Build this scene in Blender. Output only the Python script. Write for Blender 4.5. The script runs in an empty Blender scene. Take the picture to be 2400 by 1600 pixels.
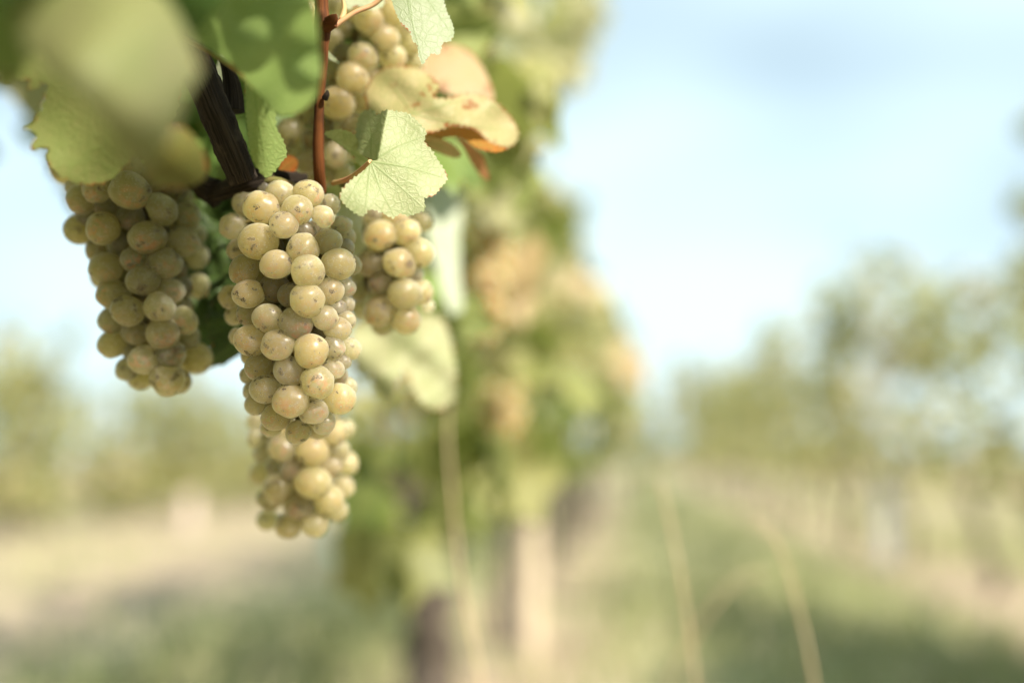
import bpy, bmesh, math, random
import numpy as np
from mathutils import Vector, Matrix
from mathutils.geometry import delaunay_2d_cdt

random.seed(7); rng = np.random.default_rng(7)
sc = bpy.context.scene
C = sc.collection

# ---------------------------------------------------------------- camera
LENS, FPX = 35.0, 2400 * 35.0 / 36.0           # focal length in photo pixels
PITCH = math.atan(0.12); YAW = math.atan(0.12 * math.cos(PITCH))
CAM = Vector((0, 0, 0.60))
FWD = Vector((-math.sin(YAW) * math.cos(PITCH), math.cos(YAW) * math.cos(PITCH), math.sin(PITCH)))
RGT = Vector((math.cos(YAW), math.sin(YAW), 0)); UP = RGT.cross(FWD)
FOCUS = 0.390
cam_d = bpy.data.cameras.new('camera'); cam = bpy.data.objects.new('camera', cam_d); C.objects.link(cam)
cam.matrix_world = Matrix(((RGT.x, UP.x, -FWD.x, CAM.x), (RGT.y, UP.y, -FWD.y, CAM.y), (RGT.z, UP.z, -FWD.z, CAM.z), (0, 0, 0, 1)))
cam_d.lens = LENS; cam_d.sensor_width = 36; cam_d.clip_start = 0.01; cam_d.clip_end = 2000
cam_d.dof.use_dof = True; cam_d.dof.focus_distance = FOCUS; cam_d.dof.aperture_fstop = 1.9
sc.camera = cam

def W(px, py, d):
    """photo pixel + distance along the view axis -> world point"""
    return CAM + FWD * d + RGT * ((px - 1200) / FPX * d) + UP * ((800 - py) / FPX * d)
def project(p):
    v = np.asarray(p) - np.array(CAM)
    d = v @ np.array(FWD)
    return 1200 + (v @ np.array(RGT)) / d * FPX, 800 - (v @ np.array(UP)) / d * FPX, d

# ---------------------------------------------------------------- sun and sky
SUN = Vector((0.66, -0.47, 0.66)).normalized()
wd = bpy.data.worlds.new('World'); sc.world = wd; wd.use_nodes = True
nt = wd.node_tree; bgn = nt.nodes['Background']
sky = nt.nodes.new('ShaderNodeTexSky'); sky.sky_type = 'NISHITA'; sky.sun_disc = False
sky.sun_elevation = math.asin(SUN.z); sky.sun_rotation = math.atan2(SUN.x, SUN.y)
sky.air_density = 1.0; sky.dust_density = 0.6; sky.ozone_density = 2.0
tc = nt.nodes.new('ShaderNodeTexCoord')
mp = nt.nodes.new('ShaderNodeMapping'); mp.inputs['Scale'].default_value = (1.0, 1.0, 2.4); mp.inputs['Location'].default_value = (-1.402, 1.415, -1.19)
ns = nt.nodes.new('ShaderNodeTexNoise'); ns.inputs['Scale'].default_value = 1.7; ns.inputs['Detail'].default_value = 2; ns.inputs['Roughness'].default_value = 0.5
rp = nt.nodes.new('ShaderNodeMapRange'); rp.interpolation_type = 'SMOOTHSTEP'
rp.inputs['From Min'].default_value = 0.26; rp.inputs['From Max'].default_value = 0.68; rp.inputs['To Min'].default_value = 0.45; rp.inputs['To Max'].default_value = 0.95
mx = nt.nodes.new('ShaderNodeMix'); mx.data_type = 'RGBA'; mx.inputs['B'].default_value = (7.2, 9.1, 9.6, 1)
nt.links.new(tc.outputs['Generated'], mp.inputs['Vector']); nt.links.new(mp.outputs['Vector'], ns.inputs['Vector'])
nt.links.new(ns.outputs['Fac'], rp.inputs['Value']); nt.links.new(rp.outputs['Result'], mx.inputs['Factor'])
nt.links.new(sky.outputs['Color'], mx.inputs['A']); nt.links.new(mx.outputs['Result'], bgn.inputs['Color'])
bgn.inputs['Strength'].default_value = 0.068
sl = bpy.data.lights.new('sun', 'SUN'); so = bpy.data.objects.new('sun', sl); C.objects.link(so)
sl.energy = 5.0; sl.angle = math.radians(0.55); sl.color = (1.0, 0.91, 0.78)
so.rotation_euler = SUN.to_track_quat('Z', 'Y').to_euler()
sc.view_settings.view_transform = 'Standard'; sc.view_settings.look = 'None'
sc.view_settings.exposure = 1.04; sc.view_settings.gamma = 1.0; sc.view_settings.use_curve_mapping = False
sc.cycles.use_denoising = True; sc.cycles.denoiser = 'OPENIMAGEDENOISE'
sc.cycles.max_bounces = 8; sc.cycles.transparent_max_bounces = 4; sc.cycles.sample_clamp_indirect = 6
sc.cycles.caustics_reflective = False; sc.cycles.caustics_refractive = False

# ---------------------------------------------------------------- node helpers
class NT:
    def __init__(s, name):
        s.m = bpy.data.materials.new(name); s.m.use_nodes = True; s.t = s.m.node_tree
        s.p = s.t.nodes['Principled BSDF']; s.out = s.t.nodes['Material Output']
    def n(s, kind, **kw):
        o = s.t.nodes.new('ShaderNode' + kind)
        for k, v in kw.items():
            if k in o.inputs:
                if hasattr(v, 'is_linked'): s.t.links.new(v, o.inputs[k])
                else: o.inputs[k].default_value = v
            else: setattr(o, k, v)
        return o
    def link(s, a, b): s.t.links.new(a, b)
    def mix(s, f, a, b):
        o = s.t.nodes.new('ShaderNodeMix'); o.data_type = 'RGBA'
        for k, v in (('Factor', f), ('A', a), ('B', b)):
            if hasattr(v, 'is_linked'): s.link(v, o.inputs[k])
            else: o.inputs[k].default_value = v if not isinstance(v, tuple) or len(v) == 4 else (*v, 1)
        return o.outputs['Result']
    def math(s, op, a, b=None, c=None, clamp=False):
        o = s.t.nodes.new('ShaderNodeMath'); o.operation = op; o.use_clamp = clamp
        for i, v in enumerate((a, b, c)):
            if v is None: continue
            if hasattr(v, 'is_linked'): s.link(v, o.inputs[i])
            else: o.inputs[i].default_value = v
        return o.outputs[0]
    def ramp(s, v, lo, hi, a=0.0, b=1.0):
        o = s.n('MapRange', Value=v); o.interpolation_type = 'SMOOTHSTEP'
        for k, x in (('From Min', lo), ('From Max', hi), ('To Min', a), ('To Max', b)):
            if hasattr(x, 'is_linked'): s.link(x, o.inputs[k])
            else: o.inputs[k].default_value = x
        return o.outputs['Result']
    def noise(s, vec, scale, detail=2, rough=0.5, dist=0.0):
        return s.n('TexNoise', Vector=vec, Scale=scale, Detail=detail, Roughness=rough, Distortion=dist).outputs['Fac']
    def vmath(s, op, a, b=None):
        o = s.t.nodes.new('ShaderNodeVectorMath'); o.operation = op
        for i, v in enumerate((a, b)):
            if v is None: continue
            if hasattr(v, 'is_linked'): s.link(v, o.inputs[i])
            else: o.inputs[i].default_value = v
        return o
    def set(s, **kw):
        for k, v in kw.items():
            k = k.replace('_', ' ')
            if hasattr(v, 'is_linked'): s.link(v, s.p.inputs[k])
            else: s.p.inputs[k].default_value = v
    def bump(s, h, strength, dist):
        b = s.n('Bump', Height=h, Strength=strength, Distance=dist)
        return b.outputs['Normal']

# ---------------------------------------------------------------- materials
def mat_berry():
    b = NT('grape_skin')
    oc = b.n('TexCoord').outputs['Object']; oi = b.n('ObjectInfo'); R = oi.outputs['Random']
    off = b.n('CombineXYZ', X=b.math('MULTIPLY', R, 91.0), Y=b.math('MULTIPLY', R, 47.0), Z=b.math('MULTIPLY', R, 173.0)).outputs[0]
    P = b.vmath('ADD', oc, off).outputs[0]
    R2 = b.math('FRACT', b.math('MULTIPLY', R, 7.13)); R3 = b.math('FRACT', b.math('MULTIPLY', R, 23.7)); R4 = b.math('FRACT', b.math('MULTIPLY', R, 57.9))
    col = b.mix(R2, (0.295, 0.180, 0.042), (0.20, 0.150, 0.037))
    col = b.mix(b.ramp(b.noise(P, 1.6, 3, 0.55), 0.40, 0.7, 0, 0.45), col, (0.25, 0.135, 0.036))
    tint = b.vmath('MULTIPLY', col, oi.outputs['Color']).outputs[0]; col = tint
    sep = b.n('SeparateXYZ', Vector=oc)
    pole = b.ramp(sep.outputs['Z'], 0.55, 1.0)
    pole = b.math('MULTIPLY', pole, b.math('MULTIPLY', b.ramp(b.noise(P, 2.2, 2), 0.35, 0.65), b.math('MULTIPLY', R3, 1.0)))
    col = b.mix(pole, col, (0.36, 0.105, 0.032))
    bloom = b.ramp(b.noise(P, 3.2, 5, 0.62, 0.6), 0.42, 0.74, 0.0, 0.40)
    col = b.mix(bloom, col, (0.205, 0.170, 0.125))
    # pale wax dust
    vd = b.n('TexVoronoi', Vector=P, Scale=13.0)
    dust = b.math('MULTIPLY', b.ramp(vd.outputs['Distance'], 0.16, 0.34, 1, 0), b.ramp(b.noise(P, 2.7, 2), 0.45, 0.62, 0, 0.7))
    # lenticel specks
    vs = b.n('TexVoronoi', Vector=P, Scale=6.5)
    cell = b.n('SeparateColor', Color=vs.outputs['Color']).outputs[0]
    speck = b.math('MULTIPLY', b.ramp(vs.outputs['Distance'], 0.16, 0.36, 1, 0), b.math('GREATER_THAN', cell, b.math('SUBTRACT', 0.86, b.math('MULTIPLY', R4, 0.5))))
    speck = b.math('MULTIPLY', speck, b.ramp(b.noise(P, 1.3, 1), 0.42, 0.58))
    # russet scars
    zone = b.ramp(b.noise(P, 1.5, 1), 0.635, 0.67)
    line = b.ramp(b.math('ABSOLUTE', b.math('SUBTRACT', b.noise(P, 4.2, 4, 0.65, 1.4), 0.5)), 0.030, 0.075, 1, 0)
    scar = b.math('MULTIPLY', zone, line)
    blot = b.ramp(b.noise(P, 2.1, 4, 0.65), 0.665, 0.69)
    scar = b.math('MAXIMUM', scar, blot)
    # stylar dot
    rad = b.math('SQRT', b.math('ADD', b.math('POWER', sep.outputs['X'], 2.0), b.math('POWER', sep.outputs['Y'], 2.0)))
    dot = b.math('MULTIPLY', b.ramp(rad, 0.035, 0.075, 1, 0), b.math('GREATER_THAN', sep.outputs['Z'], 0))
    mark = b.math('MAXIMUM', b.math('MAXIMUM', b.math('MULTIPLY', speck, 0.9), b.math('MULTIPLY', scar, 0.96)), b.math('MULTIPLY', dot, 0.8), clamp=True)
    wax = b.math('MAXIMUM', b.math('MULTIPLY', dust, 0.55), b.math('MULTIPLY', bloom, 0.10), clamp=True)
    skc = b.mix(mark, (0.60, 0.54, 0.42), (0.035, 0.014, 0.007))
    skin = b.n('BsdfDiffuse', Color=skc)
    sk = b.n('MixShader', Fac=b.math('MAXIMUM', mark, wax)); b.link(b.p.outputs[0], sk.inputs[1]); b.link(skin.outputs[0], sk.inputs[2]); b.link(sk.outputs[0], b.out.inputs['Surface'])
    b.set(Base_Color=col, Roughness=b.math('ADD', b.math('MULTIPLY', bloom, 0.35), 0.30), Subsurface_Weight=1.0, Subsurface_Scale=0.020)
    b.p.inputs['Subsurface Radius'].default_value = (1.0, 0.8, 0.35)
    b.p.subsurface_method = 'RANDOM_WALK_SKIN'; b.p.inputs['Subsurface IOR'].default_value = 1.4; b.p.inputs['Subsurface Anisotropy'].default_value = 0.6
    b.set(Specular_IOR_Level=0.22, Normal=b.bump(b.math('SUBTRACT', b.noise(P, 7, 3), b.math('MULTIPLY', scar, 0.5)), 0.12, 0.0006))
    return b.m

def leaf_shader(b, col, tcol, trans, rough=0.5, normal=None):
    b.set(Base_Color=col, Roughness=rough, Specular_IOR_Level=0.3)
    tr = b.n('BsdfTranslucent', Color=tcol)
    if normal is not None:
        b.set(Normal=normal); b.link(normal, tr.inputs['Normal'])
    ms = b.n('MixShader', Fac=trans); b.link(b.p.outputs[0], ms.inputs[1]); b.link(tr.outputs[0], ms.inputs[2])
    b.link(ms.outputs[0], b.out.inputs['Surface'])

def mat_leaf():
    b = NT('vine_leaf')
    oi = b.n('ObjectInfo'); base = oi.outputs['Color']; brown = oi.outputs['Alpha']; R = oi.outputs['Random']
    luv = b.n('Attribute', attribute_name='luv').outputs['Vector']
    luv = b.vmath('ADD', luv, b.n('CombineXYZ', X=b.math('MULTIPLY', R, 37.0), Y=b.math('MULTIPLY', R, 91.0)).outputs[0]).outputs[0]
    vein = b.n('Attribute', attribute_name='vein').outputs['Fac']
    edge = b.n('Attribute', attribute_name='edge').outputs['Fac']
    warp = b.vmath('ADD', luv, b.vmath('MULTIPLY', b.n('TexNoise', Vector=luv, Scale=3.0, Detail=2.0).outputs['Color'], (0.13, 0.13, 0.0)).outputs[0]).outputs[0]
    vo = b.n('TexVoronoi', Vector=warp, Scale=5.2, feature='DISTANCE_TO_EDGE')
    net = b.ramp(vo.outputs['Distance'], 0.02, 0.13, 1, 0)
    vo2 = b.n('TexVoronoi', Vector=warp, Scale=15.0, feature='DISTANCE_TO_EDGE')
    net2 = b.ramp(vo2.outputs['Distance'], 0.02, 0.16, 0.45, 0)
    v = b.math('MAXIMUM', b.math('MULTIPLY', b.math('MAXIMUM', net, net2), 0.45), vein, clamp=True)
    green = b.mix(0.62, base, (0.16, 0.27, 0.06))
    patch = b.ramp(b.noise(luv, 1.1, 3, 0.6), 0.35, 0.7, 0, 0.55)
    col = b.mix(patch, base, b.mix(0.45, base, (0.22, 0.33, 0.08)))
    col = b.mix(b.math('MULTIPLY', v, 0.95), col, green)
    # dry margin and patches
    en = b.math('ADD', edge, b.math('MULTIPLY', b.math('SUBTRACT', b.noise(luv, 2.3, 5, 0.65), 0.42), 0.75))
    dry = b.ramp(en, b.math('MULTIPLY', brown, 0.03), b.math('ADD', 0.015, b.math('MULTIPLY', brown, 0.20)), 1, 0)
    big = b.math('MULTIPLY', b.ramp(b.noise(luv, 1.6, 4, 0.6), 0.58, 0.66), b.ramp(brown, 0.5, 0.9))
    dry = b.math('MAXIMUM', dry, big, clamp=True)
    dcol = b.mix(b.noise(luv, 9, 3), (0.42, 0.13, 0.03), (0.20, 0.055, 0.02))
    col = b.mix(dry, col, dcol)
    spots = b.n('TexVoronoi', Vector=luv, Scale=4.3)
    col = b.mix(b.math('MULTIPLY', b.ramp(spots.outputs['Distance'], 0.03, 0.09, 1, 0), 0.5), col, (0.25, 0.12, 0.04))
    tcol = b.mix(0.14, col, (0.20, 0.36, 0.02))
    nrm = b.bump(b.math('SUBTRACT', b.noise(luv, 14, 3), b.math('MULTIPLY', v, 1.2)), 0.35, 0.0006)
    leaf_shader(b, col, tcol, 0.38, 0.48, nrm)
    return b.m

def mat_foliage():
    b = NT('foliage_leaf')
    col = b.n('Attribute', attribute_name='leafcol').outputs['Color']
    P = b.n('TexCoord').outputs['Object']
    c2 = b.mix(b.ramp(b.noise(P, 30, 2), 0.35, 0.7, 0, 0.4), col, (0.30, 0.30, 0.10))
    leaf_shader(b, c2, b.mix(0.3, c2, (0.25, 0.34, 0.03)), 0.44, 0.42)
    return b.m

def mat_bark(name, c1, c2, c3, scale, bumpd):
    b = NT(name); P = b.n('TexCoord').outputs['Object']
    uv = b.n('Attribute', attribute_name='tuv').outputs['Vector']
    st = b.vmath('MULTIPLY', uv, (1.3, 1.0, 1.0)).outputs[0]
    g = b.noise(st, scale, 5, 0.65, 0.4); g2 = b.noise(P, scale * 3, 3)
    col = b.mix(b.ramp(g, 0.35, 0.62), c1, c2); col = b.mix(b.ramp(g2, 0.55, 0.75, 0, 0.7), col, c3)
    b.set(Base_Color=col, Roughness=0.7, Specular_IOR_Level=0.15, Normal=b.bump(g, 0.9, bumpd))
    return b.m

def mat_plain(name, c1, c2, scale, rough=0.6, metal=0.0, spec=0.4, bumpd=0.001):
    b = NT(name); P = b.n('TexCoord').outputs['Object']
    g = b.noise(P, scale, 4, 0.6)
    b.set(Base_Color=b.mix(b.ramp(g, 0.3, 0.7), c1, c2), Roughness=rough, Metallic=metal, Specular_IOR_Level=spec, Normal=b.bump(g, 0.4, bumpd))
    return b.m

def mat_ground():
    b = NT('vineyard_ground'); P = b.n('TexCoord').outputs['Object']
    sep = b.n('SeparateXYZ', Vector=P)
    wob = b.math('MULTIPLY', b.math('SUBTRACT', b.noise(P, 0.9, 3), 0.5), 0.9)
    x = b.math('ADD', sep.outputs['X'], wob)
    # row strips every 1.95 m, centred on x = -0.40
    t = b.math('ABSOLUTE', b.math('SUBTRACT', b.math('FRACT', b.math('DIVIDE', b.math('ADD', x, 0.40 + 0.975), 1.95)), 0.5))
    alley = b.math('ABSOLUTE', b.math('SUBTRACT', x, 0.45)); soil = b.math('MAXIMUM', b.ramp(t, 0.12, 0.24, 1, 0), b.ramp(x, 1.2, 1.6, 0, 0.85))
    track = b.math('MULTIPLY', b.ramp(x, -2.2, -1.1, 1, 0), 0.9)
    dry = b.math('MAXIMUM', soil, track)
    dry = b.math('MULTIPLY', dry, b.ramp(b.noise(P, 0.7, 4, 0.6), 0.30, 0.55, 0.45, 1))
    grass = b.mix(b.ramp(b.noise(P, 1.3, 5, 0.65), 0.35, 0.65), (0.31, 0.32, 0.15), (0.42, 0.39, 0.25))
    earth = b.mix(b.ramp(b.noise(P, 2.1, 5, 0.65), 0.35, 0.65), (0.38, 0.30, 0.22), (0.31, 0.235, 0.17))
    b.set(Base_Color=b.mix(dry, grass, earth), Roughness=0.95, Specular_IOR_Level=0.1, Normal=b.bump(b.noise(P, 12, 5), 0.8, 0.03))
    return b.m

def mat_grass():
    b = NT('grass_blade'); col = b.n('Attribute', attribute_name='leafcol').outputs['Color']
    leaf_shader(b, col, col, 0.3, 0.6); return b.m

M = dict(berry=mat_berry(), leaf=mat_leaf(), foliage=mat_foliage(),
         bark=mat_bark('old_vine_wood', (0.018, 0.013, 0.009), (0.06, 0.045, 0.033), (0.13, 0.10, 0.07), 30, 0.003),
         trunk=mat_bark('vine_trunk_bark', (0.045, 0.036, 0.028), (0.12, 0.098, 0.078), (0.17, 0.145, 0.12), 22, 0.004),
         cane=mat_bark('ripened_cane', (0.075, 0.024, 0.008), (0.15, 0.052, 0.014), (0.04, 0.015, 0.007), 26, 0.0005),
         stem=mat_plain('green_stem', (0.16, 0.17, 0.05), (0.20, 0.13, 0.05), 120),
         petiole=mat_plain('leaf_stalk', (0.46, 0.36, 0.15), (0.50, 0.24, 0.13), 90),
         steel=mat_plain('galvanised_steel', (0.52, 0.53, 0.55), (0.42, 0.43, 0.45), 40, 0.45, 0.55),
         wood=mat_plain('pale_stake_wood', (0.60, 0.50, 0.37), (0.54, 0.44, 0.32), 25, 0.8),
         straw=mat_plain('dry_straw', (0.62, 0.50, 0.32), (0.54, 0.40, 0.24), 60, 0.6),
         guard=mat_plain('pale_guard_plastic', (0.62, 0.52, 0.45), (0.56, 0.46, 0.40), 20, 0.5),
         teal=mat_plain('teal_guard_plastic', (0.16, 0.42, 0.36), (0.12, 0.34, 0.30), 20, 0.5),
         ground=mat_ground(), grass=mat_grass(),
         hill=mat_plain('distant_hill', (0.10, 0.14, 0.07), (0.16, 0.18, 0.09), 0.02, 0.95, 0, 0.1))

# ---------------------------------------------------------------- object helpers
def link(name, data, mat=None, parent=None):
    o = bpy.data.objects.new(name, data); C.objects.link(o)
    if mat is not None and data is not None and not data.materials: data.materials.append(mat)
    if parent is not None: o.parent = parent
    return o
def tag(o, label=None, cat=None, group=None, kind=None):
    for k, v in (('label', label), ('category', cat), ('group', group), ('kind', kind)):
        if v: o[k] = v
    return o
def empty(name, loc):
    o = link(name, None); o.location = loc; o.empty_display_size = 0.05; return o
def np_mesh(name, verts, faces, smooth=True):
    me = bpy.data.meshes.new(name)
    v = np.asarray(verts, np.float32); f = np.asarray(faces, np.int32); k = f.shape[1]
    me.vertices.add(len(v)); me.vertices.foreach_set('co', v.ravel())
    me.loops.add(f.size); me.loops.foreach_set('vertex_index', f.ravel())
    me.polygons.add(len(f)); me.polygons.foreach_set('loop_start', np.arange(0, f.size, k, dtype=np.int32))
    me.polygons.foreach_set('use_smooth', np.full(len(f), smooth))
    me.update(calc_edges=True); me.validate(); return me
def attr(me, name, kind, arr):
    a = me.attributes.new(name, kind, 'POINT')
    key = {'FLOAT': 'value', 'FLOAT_VECTOR': 'vector', 'FLOAT_COLOR': 'color'}[kind]
    a.data.foreach_set(key, np.asarray(arr, np.float32).ravel())

def tube(name, pts, radii, mat, parent=None, seg=10, rough=0.0, origin=None, step=None, seed=0):
    """a tapered, slightly irregular tube along a smooth curve through pts"""
    pts = [Vector(p) for p in pts]; r = np.random.default_rng(seed + len(pts) * 17)
    n = len(pts); P = []; Rr = []
    sub = step or 8
    for i in range(n - 1):
        p0, p1, p2, p3 = pts[max(i - 1, 0)], pts[i], pts[i + 1], pts[min(i + 2, n - 1)]
        for k in range(sub):
            t = k / sub
            P.append(0.5 * ((2 * p1) + (p2 - p0) * t + (2 * p0 - 5 * p1 + 4 * p2 - p3) * t * t + (3 * p1 - p0 - 3 * p2 + p3) * t ** 3))
            Rr.append(radii[i] * (1 - t) + radii[i + 1] * t)
    P.append(pts[-1]); Rr.append(radii[-1])
    org = Vector(origin) if origin is not None else Vector((0, 0, 0))
    V = []; T = []; ref = Vector((0.31, 0.7, 0.2)).normalized(); L = 0
    ph = r.uniform(0, 6.28, 4)
    for i, p in enumerate(P):
        t = (P[min(i + 1, len(P) - 1)] - P[max(i - 1, 0)]).normalized()
        u = ref - t * ref.dot(t)
        if u.length < 1e-4: u = Vector((1, 0, 0)) - t * t.x
        u.normalize(); v = t.cross(u); ref = u
        if i: L += (p - P[i - 1]).length
        for k in range(seg):
            a = 2 * math.pi * k / seg
            q = 1 + rough * (math.sin(2 * a + ph[0] + L * 40) * 0.5 + math.sin(3 * a + ph[1] - L * 65) * 0.4 + r.normal() * 0.35)
            V.append(p + (u * math.cos(a) + v * math.sin(a)) * Rr[i] * q - org); T.append((a * 0.15, L, 0))
    F = []
    m = len(P)
    for i in range(m - 1):
        for k in range(seg):
            F.append((i * seg + k, i * seg + (k + 1) % seg, (i + 1) * seg + (k + 1) % seg, (i + 1) * seg + k))
    me = np_mesh(name, [tuple(v) for v in V], F)
    bm = bmesh.new(); bm.from_mesh(me); bm.verts.ensure_lookup_table()
    try:
        bm.faces.new([bm.verts[k] for k in range(seg)][::-1]); bm.faces.new([bm.verts[(m - 1) * seg + k] for k in range(seg)])
    except ValueError: pass
    bm.to_mesh(me); bm.free()
    attr(me, 'tuv', 'FLOAT_VECTOR', T)
    o = link(name, me, mat, parent)
    return o

def join_meshes(name, objs, parent=None):
    """merge helper tubes that form one part"""
    bm = bmesh.new()
    for o in objs: bm.from_mesh(o.data)
    mat = objs[0].data.materials[0]
    for o in objs:
        d = o.data; bpy.data.objects.remove(o); bpy.data.meshes.remove(d)
    me = bpy.data.meshes.new(name); bm.to_mesh(me); bm.free()
    return link(name, me, mat, parent)

# ================================================================ ground, hills
gm = np_mesh('ground', [(-600, -60, 0), (600, -60, 0), (600, 1200, 0), (-600, 1200, 0)], [(0, 1, 2, 3)])
tag(link('ground', gm, M['ground']), 'grassy vineyard floor with bare strips below the rows', 'ground', kind='structure')
V = []; F = []
for i in range(121):
    a = math.radians(-75 + 150 * i / 120)
    for j, (rr, hh) in enumerate(((420, -1), (520, 0.55), (640, 1.0), (800, 0.7))):
        h = (7 + 4 * math.sin(a * 5 + 1) + 2.5 * math.sin(a * 13)) * hh
        V.append((math.sin(a) * rr, math.cos(a) * rr, h))
for i in range(120):
    for j in range(3): F.append((i * 4 + j, i * 4 + j + 1, i * 4 + j + 5, i * 4 + j + 4))
tag(link('hills', np_mesh('hills', V, F), M['hill']), 'low wooded hills along the horizon', 'hills', kind='structure')

# ================================================================ scattered foliage
def leaf_template():
    ang = np.radians([0, 28, 58, 92, 125, 158, 180, 202, 235, 268, 302, 332])
    rad = np.array([1.0, 0.66, 0.9, 0.6, 0.78, 0.6, 0.2, 0.6, 0.78, 0.6, 0.9, 0.66])
    x = np.sin(ang) * rad * 0.6; y = (np.cos(ang) * rad + 0.2) * 0.6
    z = -0.45 * np.abs(x) ** 1.3 - 0.16 * y * y
    v = np.vstack([[0, 0.10, 0.05], np.c_[x, y, z]])
    f = np.array([(0, k, k % 12 + 1) for k in range(1, 13)])[:, [0, 2, 1]]
    return v, f
TV, TF = leaf_template()
PAL = np.array([(0.40, 0.39, 0.15), (0.29, 0.31, 0.10), (0.17, 0.21, 0.05), (0.60, 0.56, 0.33), (0.56, 0.40, 0.22), (0.10, 0.14, 0.035)])
def foliage_mesh(name, pts, size, bias, weights, r, org=(0, 0, 0), low=None):
    n = len(pts)
    nrm = r.normal(size=(n, 3)) * 0.75 + np.asarray(bias)
    nrm /= np.linalg.norm(nrm, axis=1)[:, None]
    tip = r.normal(size=(n, 3)) * 0.6 + np.array([0, 0, -0.8])
    tip -= nrm * np.sum(tip * nrm, 1)[:, None]; tip /= np.linalg.norm(tip, axis=1)[:, None]
    sid = np.cross(tip, nrm)
    s = (size * r.uniform(0.6, 1.25, n))[:, None, None]
    v = (sid[:, None] * TV[None, :, :1] + tip[:, None] * TV[None, :, 1:2] + nrm[:, None] * TV[None, :, 2:]) * s + (pts - np.asarray(org))[:, None]
    f = TF[None] + (np.arange(n) * len(TV))[:, None, None]
    me = np_mesh(name, v.reshape(-1, 3), f.reshape(-1, 3), False)
    w = np.asarray(weights, float); w /= w.sum()
    c = PAL[r.choice(len(PAL), n, p=w)] * r.uniform(0.75, 1.2, (n, 1))
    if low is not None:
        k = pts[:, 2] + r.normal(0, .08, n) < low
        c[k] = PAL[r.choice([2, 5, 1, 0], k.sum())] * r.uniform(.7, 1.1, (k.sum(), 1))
    c = np.repeat(np.c_[c, np.ones(n)], len(TV), 0)
    attr(me, 'leafcol', 'FLOAT_COLOR', c)
    return me

def crown_points(r, n, top, bottom, half, length, shoots=7):
    z = bottom + (top - bottom) * r.beta(1.15, 1.45, n)
    y = r.uniform(-length / 2, length / 2, n)
    x = r.normal(0, half * 0.6, n) * (1 - 0.35 * (z - bottom) / (top - bottom))
    clump = np.sin(y * 9 + r.uniform(0, 6)) * np.sin(z * 7 + r.uniform(0, 6)) + r.normal(0, 0.30, n)
    keep = clump > -0.30
    P = [np.c_[x, y, z][keep]]
    for _ in range(shoots):
        b = np.array([r.normal(0, half * 0.5), r.uniform(-length / 2, length / 2), top * 0.86])
        d = np.array([r.normal(0, 0.25), r.normal(0, 0.3), 1.0]); ln = r.uniform(0.25, 0.65)
        k = int(22 * ln / 0.5) + 4
        t = r.uniform(0, 1, k)[:, None]
        P.append(b + d * t * ln + r.normal(0, 0.035, (k, 3)))
    return np.vstack(P)

def trunk_parts(root, r, h, rad, seed, lean=0.05):
    pts = [(r.normal(0, .01), r.normal(0, .02), -0.03)]
    for k in range(1, 5): pts.append((r.normal(0, lean * .4), r.normal(0, lean), h * k / 4))
    rads = [rad * 1.35, rad * 1.0, rad * 0.9, rad * 0.95, rad * 1.1]
    tube('trunk', pts, rads, M['trunk'], root, 9, 0.22, step=6, seed=seed)
    for s in (-1, 1):
        e = [pts[-1], (pts[-1][0] * .5, pts[-1][1] + s * 0.18, h + 0.07), (r.normal(0, .03), s * 0.48, h + 0.04)]
        tube('arm', e, [rad * .75, rad * .5, rad * .36], M['trunk'], root, 7, 0.2, step=5, seed=seed + 3)
    for k in range(5):
        y0 = r.uniform(-.45, .45)
        tube('cane', [(0, y0, h + .04), (r.normal(0, .05), y0 + r.normal(0, .06), h + .45), (r.normal(0, .12), y0 + r.normal(0, .1), h + 1.0)],
             [.006, .005, .003], M['cane'], root, 5, 0, step=4, seed=k)

# prototypes of row vines (trunk, arms, canes, crown)
def vine_proto(seed, top, bottom, half, n, weights, size=0.095, shoots=7):
    r = np.random.default_rng(seed)
    root = empty('grape_vine', (0, 0, 0))
    trunk_parts(root, r, bottom - 0.02, 0.024, seed)
    p = crown_points(r, n, top, bottom, half, 0.95, shoots)
    cr = link('crown', foliage_mesh('crown', p, size, (0.25, -0.25, 0.35), weights, r), M['foliage'], root)
    cr['kind'] = 'stuff'
    return root
def copy_tree(o, parent=None):
    c = o.copy(); C.objects.link(c); c.parent = parent
    for ch in o.children: copy_tree(ch, c)
    return c
ORD = ['first', 'second', 'third', 'fourth', 'fifth', 'sixth', 'seventh', 'eighth', 'ninth', 'tenth', 'eleventh', 'twelfth', 'thirteenth',
       'fourteenth', 'fifteenth', 'sixteenth', 'seventeenth', 'eighteenth', 'nineteenth', 'twentieth']
def place_row(protos, spots, lab, group, seed, zs=(0.93, 1.08)):
    r = np.random.default_rng(seed); used = set()
    for i, (x, y) in enumerate(spots):
        k = i % len(protos)
        o = protos[k] if k not in used else copy_tree(protos[k])
        used.add(k)
        o.location = (x + r.normal(0, .03), y + r.normal(0, .14), 0)
        o.rotation_euler = (0, 0, (math.pi if (i // len(protos)) % 2 else 0) + r.normal(0, .06))
        o.scale = (1, 1, r.uniform(*zs))
        tag(o, lab(i), 'grape vine', group)

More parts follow.
